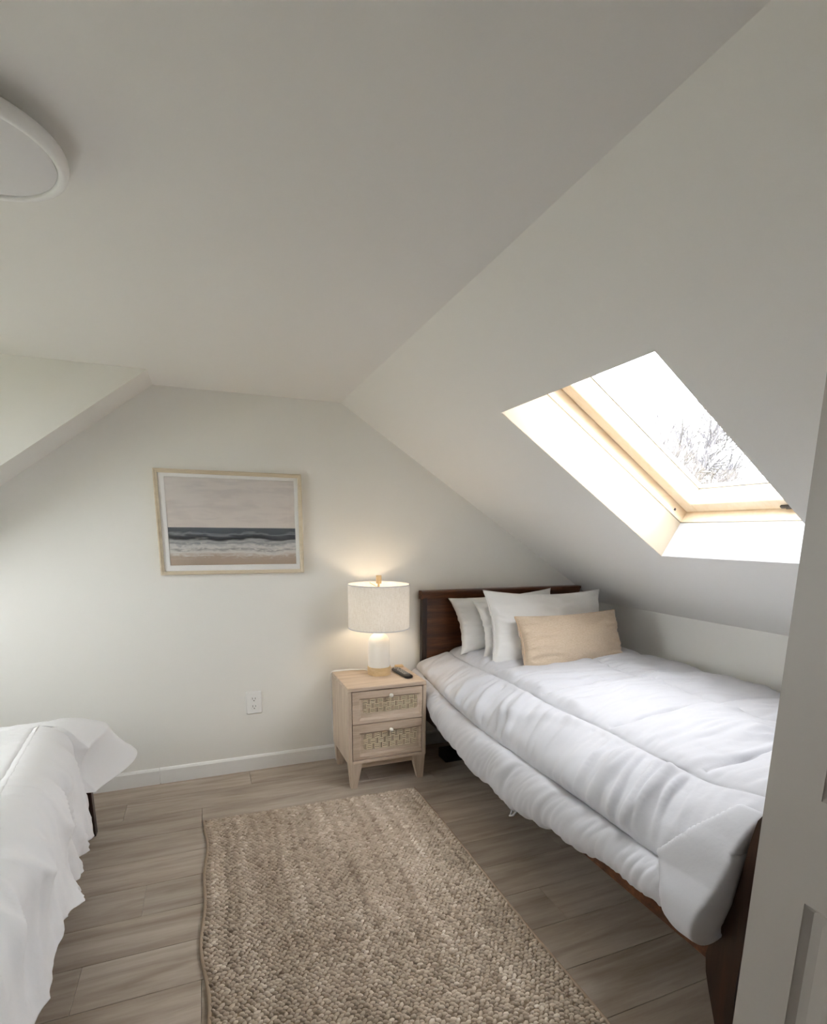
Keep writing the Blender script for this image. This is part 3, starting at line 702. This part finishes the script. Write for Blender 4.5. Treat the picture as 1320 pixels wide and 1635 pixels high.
M_bulb = mat('lit_bulb', (1, 0.9, 0.75), 0.3); B(M_bulb).inputs['Emission Color'].default_value = (1, 0.80, 0.57, 1); B(M_bulb).inputs['Emission Strength'].default_value = 13.0
MB().lathe([(0.012, 0.325), (0.014, 0.335)] + [(0.030 * math.sin(a), 0.375 - 0.034 * math.cos(a)) for a in np.linspace(0.5, 3.1, 12)], (LC[0], LC[1], NZT), 24).build('bulb', M_bulb, lamp, True)
MB().tube([(LC[0] - 0.03, LC[1] + 0.055, NZT + 0.006), (LC[0] - 0.06, LC[1] + 0.10, NZT + 0.005), (LC[0] - 0.14, -0.080, NZT + 0.006), (0.70, -0.083, NZT + 0.006), (0.665, -0.081, NZT + 0.007), (0.648, -0.074, NZT + 0.004), (0.637, -0.066, NZT - 0.010), (0.634, -0.060, NZT - 0.05), (0.64, -0.055, 0.3), (0.65, -0.05, 0.15), (0.66, -0.045, 0.006)], 0.0035, 8).build('cord', M_plastic, lamp, True)

rm = root('remote_control', (1.0, -0.25, NZT), 'slim black remote control with pale buttons beside the lamp', 'remote')
RM = Matrix.Translation((1.003, -0.255, NZT)) @ Matrix.Rotation(math.radians(4), 4, 'Z')
loops = []
for z, i in ((0.001, 0.004), (0.004, 0.0), (0.012, 0.0), (0.0165, 0.004), (0.0175, 0.009)):
    loops.append([RM @ Vector((u, w_, z)) for u, w_ in rrect(-0.025 + i, 0.025 - i, -0.105 + i, 0.105 - i, 0.018 - i * 0.5, 6)])
MB().rings([[tuple(p) for p in l] for l in loops], True, True).build('body', M_black, rm, auto=0.7)
M_btn = mat('grey_button', (0.42, 0.42, 0.41), 0.5)
for j in range(7):
    for i in range(3):
        if j == 5 and i != 1: continue
        MB().box((-0.0155 + i * 0.0115, -0.062 + j * 0.022, 0.0172), (-0.0075 + i * 0.0115, -0.052 + j * 0.022, 0.0192), 0.0008, 1, RM).build('button', M_btn, rm)
tb = MB().box((1.018, -0.112, NZT), (1.066, -0.083, NZT + 0.013), 0.003, 2).build('small_box', M_lampwood)
tag(tb, 'small flat tan box at the back corner of the nightstand behind the remote', 'box')

# ------------------------------------------------------------------ framed seascape
pic = root('framed_picture', (0.146, 0, 1.39), 'framed seascape print with pale wood frame hanging on the back wall', 'picture')
PX0, PX1, PZ0, PZ1 = -0.2147, 0.5073, 1.1288, 1.6524
M_frame = wood('pale_frame_wood', [(0.60, 0.51, 0.37), (0.67, 0.58, 0.44), (0.72, 0.63, 0.49)], 0, 2.0, 0.45, 8)
fw = 0.0195
prof = [(0, -0.002), (0, -0.024), (0.002, -0.026), (0.007, -0.026), (0.009, -0.023), (0.016, -0.022), (fw, -0.020), (fw, -0.002)]
for k, (a, b) in enumerate((((PX0, PZ0), (PX1, PZ0)), ((PX1, PZ0), (PX1, PZ1)), ((PX1, PZ1), (PX0, PZ1)), ((PX0, PZ1), (PX0, PZ0)))):
    d = Vector((b[0] - a[0], 0, b[1] - a[1])).normalized(); nrm = Vector((-d.z, 0, d.x))
    l1 = [tuple(Vector((a[0], q[1], a[1])) + (nrm + d) * q[0]) for q in prof]; l2 = [tuple(Vector((b[0], q[1], b[1])) + (nrm - d) * q[0]) for q in prof]
    MB().rings([l1, l2], True, True).build('frame_bar', M_frame, pic)
M_mat = mat('mat_board', (0.92, 0.91, 0.90), 0.8)
ax0, ax1, az0, az1 = -0.166, 0.468, 1.177, 1.616
mm = MB(); L = lambda i, y: [(u, y, w_) for u, w_ in ((ax0 - i, az0 - i), (ax1 + i, az0 - i), (ax1 + i, az1 + i), (ax0 - i, az1 + i))]
mm.rings([[(PX0 + 0.01, -0.014, PZ0 + 0.01), (PX1 - 0.01, -0.014, PZ0 + 0.01), (PX1 - 0.01, -0.014, PZ1 - 0.01), (PX0 + 0.01, -0.014, PZ1 - 0.01)], L(0.0015, -0.014), L(0, -0.0115)]); mm.build('mat', M_mat, pic)
M_art = mat('seascape_print', (0.6, 0.55, 0.52), 0.6, 0.2)
def _art(m):
    tc = nd(m, 'ShaderNodeTexCoord'); sp = nd(m, 'ShaderNodeSeparateXYZ'); lk(m, tc.outputs['Generated'], sp.inputs[0])
    x, z = sp.outputs[0], sp.outputs[2]
    def vec(sx, sz, o=0.0):
        c = nd(m, 'ShaderNodeCombineXYZ'); lk(m, math_(m, 'MULTIPLY_ADD', x, sx, o), c.inputs[0]); lk(m, math_(m, 'MULTIPLY', z, sz), c.inputs[2]); return c.outputs[0]
    n1 = noise(m, vec(2.2, 7), 1.6, 4, 0.55, 0.3); n2 = noise(m, vec(3.0, 16, 5.0), 1.6, 4, 0.6, 0.5); n3 = noise(m, vec(14, 30, 2.0), 1.5, 4, 0.6, 0.6); n4 = noise(m, vec(3.2, 1.5, 9), 1.6, 3, 0.5, 0.2)
    sky = mixc(m, math_(m, 'MULTIPLY', n1, 0.9), ramp(m, z, [(0.42, (0.80, 0.715, 0.665)), (0.6, (0.78, 0.70, 0.66)), (0.78, (0.72, 0.66, 0.64)), (1.0, (0.68, 0.635, 0.62))]), ramp(m, n1, [(0.36, (0.58, 0.55, 0.54)), (0.52, (0.80, 0.75, 0.715))]))
    zw = math_(m, 'ADD', z, math_(m, 'MULTIPLY', math_(m, 'SUBTRACT', n4, 0.5), 0.10))
    zz = math_(m, 'ADD', zw, math_(m, 'MULTIPLY', math_(m, 'SUBTRACT', n2, 0.5), 0.10))
    sea = ramp(m, zz, [(0.0, (0.47, 0.37, 0.29)), (0.10, (0.50, 0.40, 0.32)), (0.135, (0.66, 0.60, 0.55)), (0.155, (0.74, 0.72, 0.69)), (0.185, (0.36, 0.35, 0.35)), (0.225, (0.68, 0.67, 0.66)), (0.255, (0.30, 0.31, 0.33)), (0.285, (0.45, 0.46, 0.47)), (0.31, (0.035, 0.04, 0.05)), (0.34, (0.09, 0.10, 0.12)), (0.365, (0.28, 0.30, 0.32)), (0.385, (0.10, 0.115, 0.14)), (0.43, (0.13, 0.145, 0.17))])
    foam = ramp(m, math_(m, 'ADD', n3, math_(m, 'MULTIPLY', n2, 0.5)), [(0.74, (0, 0, 0)), (0.86, (1, 1, 1))])
    band = ramp(m, zw, [(0.07, (0, 0, 0)), (0.13, (1, 1, 1)), (0.24, (0.8, 0.8, 0.8)), (0.30, (0, 0, 0))])
    sea2 = mixc(m, mixc(m, 1.0, foam, band, 'MULTIPLY'), sea, (0.72, 0.70, 0.67))
    hz = math_(m, 'GREATER_THAN', z, 0.437)
    lk(m, mixc(m, hz, sea2, sky), B(m).inputs['Base Color'])
_art(M_art)
MB().box((ax0 - 0.004, -0.011, az0 - 0.004), (ax1 + 0.004, -0.009, az1 + 0.004)).build('print', M_art, pic)
MB().box((PX0 + 0.012, -0.0175, PZ0 + 0.012), (PX1 - 0.012, -0.016, PZ1 - 0.012)).build('glass', M_picglass, pic)
MB().box((PX0 + 0.006, -0.008, PZ0 + 0.006), (PX1 - 0.006, -0.001, PZ1 - 0.006)).build('backing', M_frame, pic)

# ------------------------------------------------------------------ wall outlet
ol = root('wall_outlet', (0.206, 0, 0.401), 'white duplex wall outlet low on the back wall', 'outlet')
oc = (0.2065, 0.4015)
MB().rings([[(u, y_, w_) for u, w_ in rrect(oc[0] - 0.0425 + i, oc[0] + 0.0425 - i, oc[1] - 0.065 + i, oc[1] + 0.065 - i, 0.005, 4)] for y_, i in ((-0.0003, 0), (-0.005, 0), (-0.0075, 0.004))], True, True).build('plate', M_plastic, ol)
for s in (-1, 1):
    zc = oc[1] + s * 0.0225
    rc = MB().rings([[(u, y_, w_) for u, w_ in rrect(oc[0] - 0.0175 + i, oc[0] + 0.0175 - i, zc - 0.0165 + i, zc + 0.0165 - i, 0.011, 5)] for y_, i in ((-0.006, 0), (-0.0088, 0), (-0.0095, 0.001))], True).build('receptacle', M_plastic, ol)
    for dx_, hh in ((-0.0075, 0.0055), (0.0075, 0.0048)):
        MB().box((oc[0] + dx_ - 0.0013, -0.0099, zc + 0.0035 - hh), (oc[0] + dx_ + 0.0013, -0.0085, zc + 0.0035 + hh)).build('slot', M_steel, rc)
    g = MB().lathe([(0.003, 0), (0.003, 0.0014)], (0, 0, 0), 12); g.v = [(oc[0] + p[0], -0.0085 - p[2], zc - 0.009 + p[1]) for p in g.v]; g.build('ground_hole', M_steel, rc)
g = MB().lathe([(0.0032, 0), (0.0032, 0.001)], (0, 0, 0), 12); g.v = [(oc[0] + p[0], -0.0074 - p[2], oc[1] + p[1]) for p in g.v]; g.build('screw', M_plastic, ol)

# ------------------------------------------------------------------ ceiling light
cl = root('ceiling_light', (-0.345, -1.73, H), 'round white flush ceiling light, switched off, near the left dormer', 'ceiling light')
c0 = (-0.345, -1.73, H)
MB().lathe([(0.110, 0.0), (0.110, -0.020), (0.100, -0.022)], c0, 48).build('mounting_plate', M_plastic, cl, auto=0.5)
MB().lathe([(0.125, -0.0205), (0.148, -0.021), (0.155, -0.026), (0.157, -0.034), (0.154, -0.043), (0.148, -0.0475), (0.140, -0.048), (0.1375, -0.0455), (0.1372, -0.040)], c0, 64).build('rim', M_plastic, cl, auto=0.9)
M_diff = mat('frosted_diffuser', (0.76, 0.755, 0.76), 0.5, 0.4)
MB().lathe([(0.1355, -0.040), (0.1355, -0.0435), (0.130, -0.0455), (0.06, -0.0465), (0.002, -0.0468)], c0, 64).build('diffuser', M_diff, cl, auto=0.9)

# ------------------------------------------------------------------ braided jute rug
rug = root('rug', (0.44, -1.4, 0), 'braided tan jute rug on the wood-look floor between the beds', 'rug')
RX0, RX1, RYA, RYB = -0.078, 0.968, -0.530, -2.33
M_jutebase = mat('jute_base', (0.20, 0.145, 0.095), 0.9)
def rug_x0(y): return RX0 + 0.008 * math.sin(y * 7.0 + 1.0) + 0.006 * math.sin(y * 15) + (0.006 if y > -0.6 else 0)
def rug_x1(y): return RX1 + 0.003 * math.sin(y * 5)
def rug_y(x, y): return y - 0.036 * (x - RX0) / (RX1 - RX0) * max(0, (y - RYB) / (RYA - RYB)) + 0.018
edge = [(rug_x0(t), rug_y(rug_x0(t), t)) for t in np.linspace(RYA, RYB, 60)] + [(rug_x1(t), rug_y(rug_x1(t), t)) for t in np.linspace(RYB, RYA, 60)]
MB().prism(edge, 'z', 0.0005, 0.007).build('backing', M_jutebase, rug)
M_jute = mat('jute_braid', (0.5, 0.4, 0.3), 0.85, 0.15)
_at = nd(M_jute, 'ShaderNodeAttribute', attribute_name='tone'); lk(M_jute, ramp(M_jute, _at.outputs['Fac'], [(0.0, (0.26, 0.20, 0.15)), (0.35, (0.42, 0.34, 0.265)), (0.7, (0.56, 0.47, 0.38)), (1.0, (0.74, 0.655, 0.56))]), B(M_jute).inputs['Base Color'])
def knots():
    pu, pv = 0.0172, 0.0118
    base = []; bf = []
    nr, ns_ = 3, 6
    for i in range(nr):
        a = math.pi / 2 * i / nr * 1.0
        for k in range(ns_):
            b = 2 * math.pi * k / ns_; base.append((math.cos(a) * math.cos(b), math.cos(a) * math.sin(b), math.sin(a)))
    base.append((0, 0, 1.0))
    for i in range(nr - 1):
        for k in range(ns_): k2 = (k + 1) % ns_; bf.append((i * ns_ + k, i * ns_ + k2, (i + 1) * ns_ + k2, (i + 1) * ns_ + k))
    tf = [((nr - 1) * ns_ + k, (nr - 1) * ns_ + (k + 1) % ns_, nr * ns_) for k in range(ns_)]
    base = np.array(base); nb = len(base)
    V = []; tone = []; F = []
    ncol = int((RX1 - RX0) / pu); nrow = int((RYA - RYB) / pv)
    colt = rng.normal(0, 0.10, ncol + 2)
    for r in range(nrow):
        y = RYA - 0.004 - r * pv
        for c in range(ncol):
            f = (c + 0.5 + (0.5 if r % 2 else 0)) / (ncol + 0.5)
            x = rug_x0(y) + f * (rug_x1(y) - rug_x0(y)) ; yy_ = rug_y(x, y)
            jx, jy, ja, js = rng.normal(0, 0.0012), rng.normal(0, 0.0010), rng.normal(0, 0.30), rng.normal(1, 0.12)
            ang = (0.26 if c % 2 else -0.26) + ja
            rx, ry, rz = 0.0108 * js, 0.0064 * js, 0.0075 * (1 + rng.normal(0, 0.15))
            ca, sa = math.cos(ang), math.sin(ang)
            bx, by = base[:, 0] * rx, base[:, 1] * ry
            n0 = len(V) * nb
            V.append(np.stack([x + jx + ca * bx - sa * by, yy_ + jy + sa * bx + ca * by, 0.0062 + base[:, 2] * rz], 1))
            wav = 0.16 * float(gn(np.array(c * 0.33), np.array(r * 0.030), 51)) + 0.12 * float(gn(np.array(c * 0.09), np.array(r * 0.05), 52))
            tone.append(0.50 + colt[c] * 0.8 + wav + rng.normal(0, 0.13))
    K = len(V); V = np.concatenate(V)
    me = bpy.data.meshes.new('braid')
    Fq = (np.array(bf)[None] + (np.arange(K) * nb)[:, None, None]).reshape(-1, 4); Ft = (np.array(tf)[None] + (np.arange(K) * nb)[:, None, None]).reshape(-1, 3)
    me.from_pydata(V.tolist(), [], Fq.tolist() + Ft.tolist()); me.polygons.foreach_set('use_smooth', [True] * len(me.polygons))
    at = me.attributes.new('tone', 'FLOAT', 'POINT'); at.data.foreach_set('value', np.clip(np.repeat(np.array(tone), nb), 0, 1).astype(np.float32))
    me.materials.append(M_jute); o = bpy.data.objects.new('braid', me); link(o, rug); o.location = -rug.location; o['kind'] = 'stuff'
knots()
# bound long edges
for fx, s in ((rug_x0, -1), (rug_x1, 1)):
    MB().tube([(fx(t) + s * 0.001, rug_y(fx(t), t), 0.0065) for t in np.linspace(RYA, RYB, 90)], 0.0062, 6).build('edge_binding', mat('jute_edge', (0.36, 0.275, 0.20), 0.9), rug, True)

# ------------------------------------------------------------------ power strip under the bed
ps_ = root('power_strip', (1.36, -0.27, 0), 'black power box with one tiny light on the floor under the bed head', 'power strip')
MB().box((1.262, -0.31, 0.0), (1.56, -0.20, 0.062), 0.008, 2).build('case', M_black, ps_)
M_led = mat('white_led', (1, 1, 1), 0.3); B(M_led).inputs['Emission Color'].default_value = (1, 1, 1, 1); B(M_led).inputs['Emission Strength'].default_value = 1.5
MB().box((1.3445, -0.3125, 0.049), (1.3505, -0.3095, 0.055), 0.001).build('indicator_light', M_led, ps_)

# ------------------------------------------------------------------ bare trees outside the skylight
M_bark = mat('grey_bark', (0.14, 0.135, 0.145), 0.9, 0.1)
def tree(base, top, seed, label, spread=0.55, r0=0.16):
    R = random.Random(seed)
    t = root('bare_tree', base, label, 'tree', 'bare winter trees outside the skylight')
    base = Vector(base); top = Vector(top); trunk = MB(); tw = MB()
    hgt = (top - base).length
    fork = base + (top - base) * 0.42 + Vector((R.uniform(-.2, .2), R.uniform(-.2, .2), 0))
    trunk.tube([base, base.lerp(fork, 0.35) + Vector((0.06, 0, 0)), base.lerp(fork, 0.7), fork], [r0 * 1.25, r0, r0 * 0.85, r0 * 0.7], 8)
    trunk.build('trunk', M_bark, t, True)
    def br(p, d, ln, r, lev):
        pts = [p]; rr = [r]; n = 4; q = p.copy(); dd = d.copy()
        for i in range(n):
            dd = (dd + Vector((R.gauss(0, .10), R.gauss(0, .10), R.gauss(0.03, .06)))).normalized(); q = q + dd * ln / n; pts.append(q.copy()); rr.append(max(0.013, r * (1 - 0.72 * (i + 1) / n)))
        tw.tube(pts, rr, 5 if lev < 2 else 3)
        if lev >= 4: return
        for i in range(5 if lev < 2 else 4):
            f = R.uniform(0.25, 1.0); k = min(n - 1, int(f * n)); pp = pts[k].lerp(pts[k + 1], f * n - k)
            ax = d.cross(Vector((R.gauss(0, 1), R.gauss(0, 1), R.gauss(0, 1)))).normalized()
            nd_ = (Matrix.Rotation(R.uniform(0.35, 0.8), 3, ax) @ dd + Vector((0, 0, 0.15))).normalized()
            br(pp, nd_, ln * R.uniform(0.45, 0.68), max(0.013, r * 0.45), lev + 1)
    for k in range(6):
        a = 2 * math.pi * k / 6 + R.uniform(-.3, .3)
        d = Vector((math.cos(a) * spread, math.sin(a) * spread, 1.0)).normalized()
        br(fork.copy(), d, hgt * 0.36, r0 * 0.42, 0)
    tw.build('branches', M_bark, t)
tree((8.9, 6.2, -4.2), (8.9, 6.1, 3.35), 3, 'bare tree seen through the skylight, the left one with upright branches')
tree((15.6, 8.2, -4.2), (15.6, 8.1, 3.5), 8, 'bare tree seen through the skylight, the right one above the sash')
gr = MB().box((-60, -60, -4.4), (80, 80, -4.2)).build('ground', mat('winter_grass', (0.20, 0.20, 0.13), 0.95)); struct(gr)
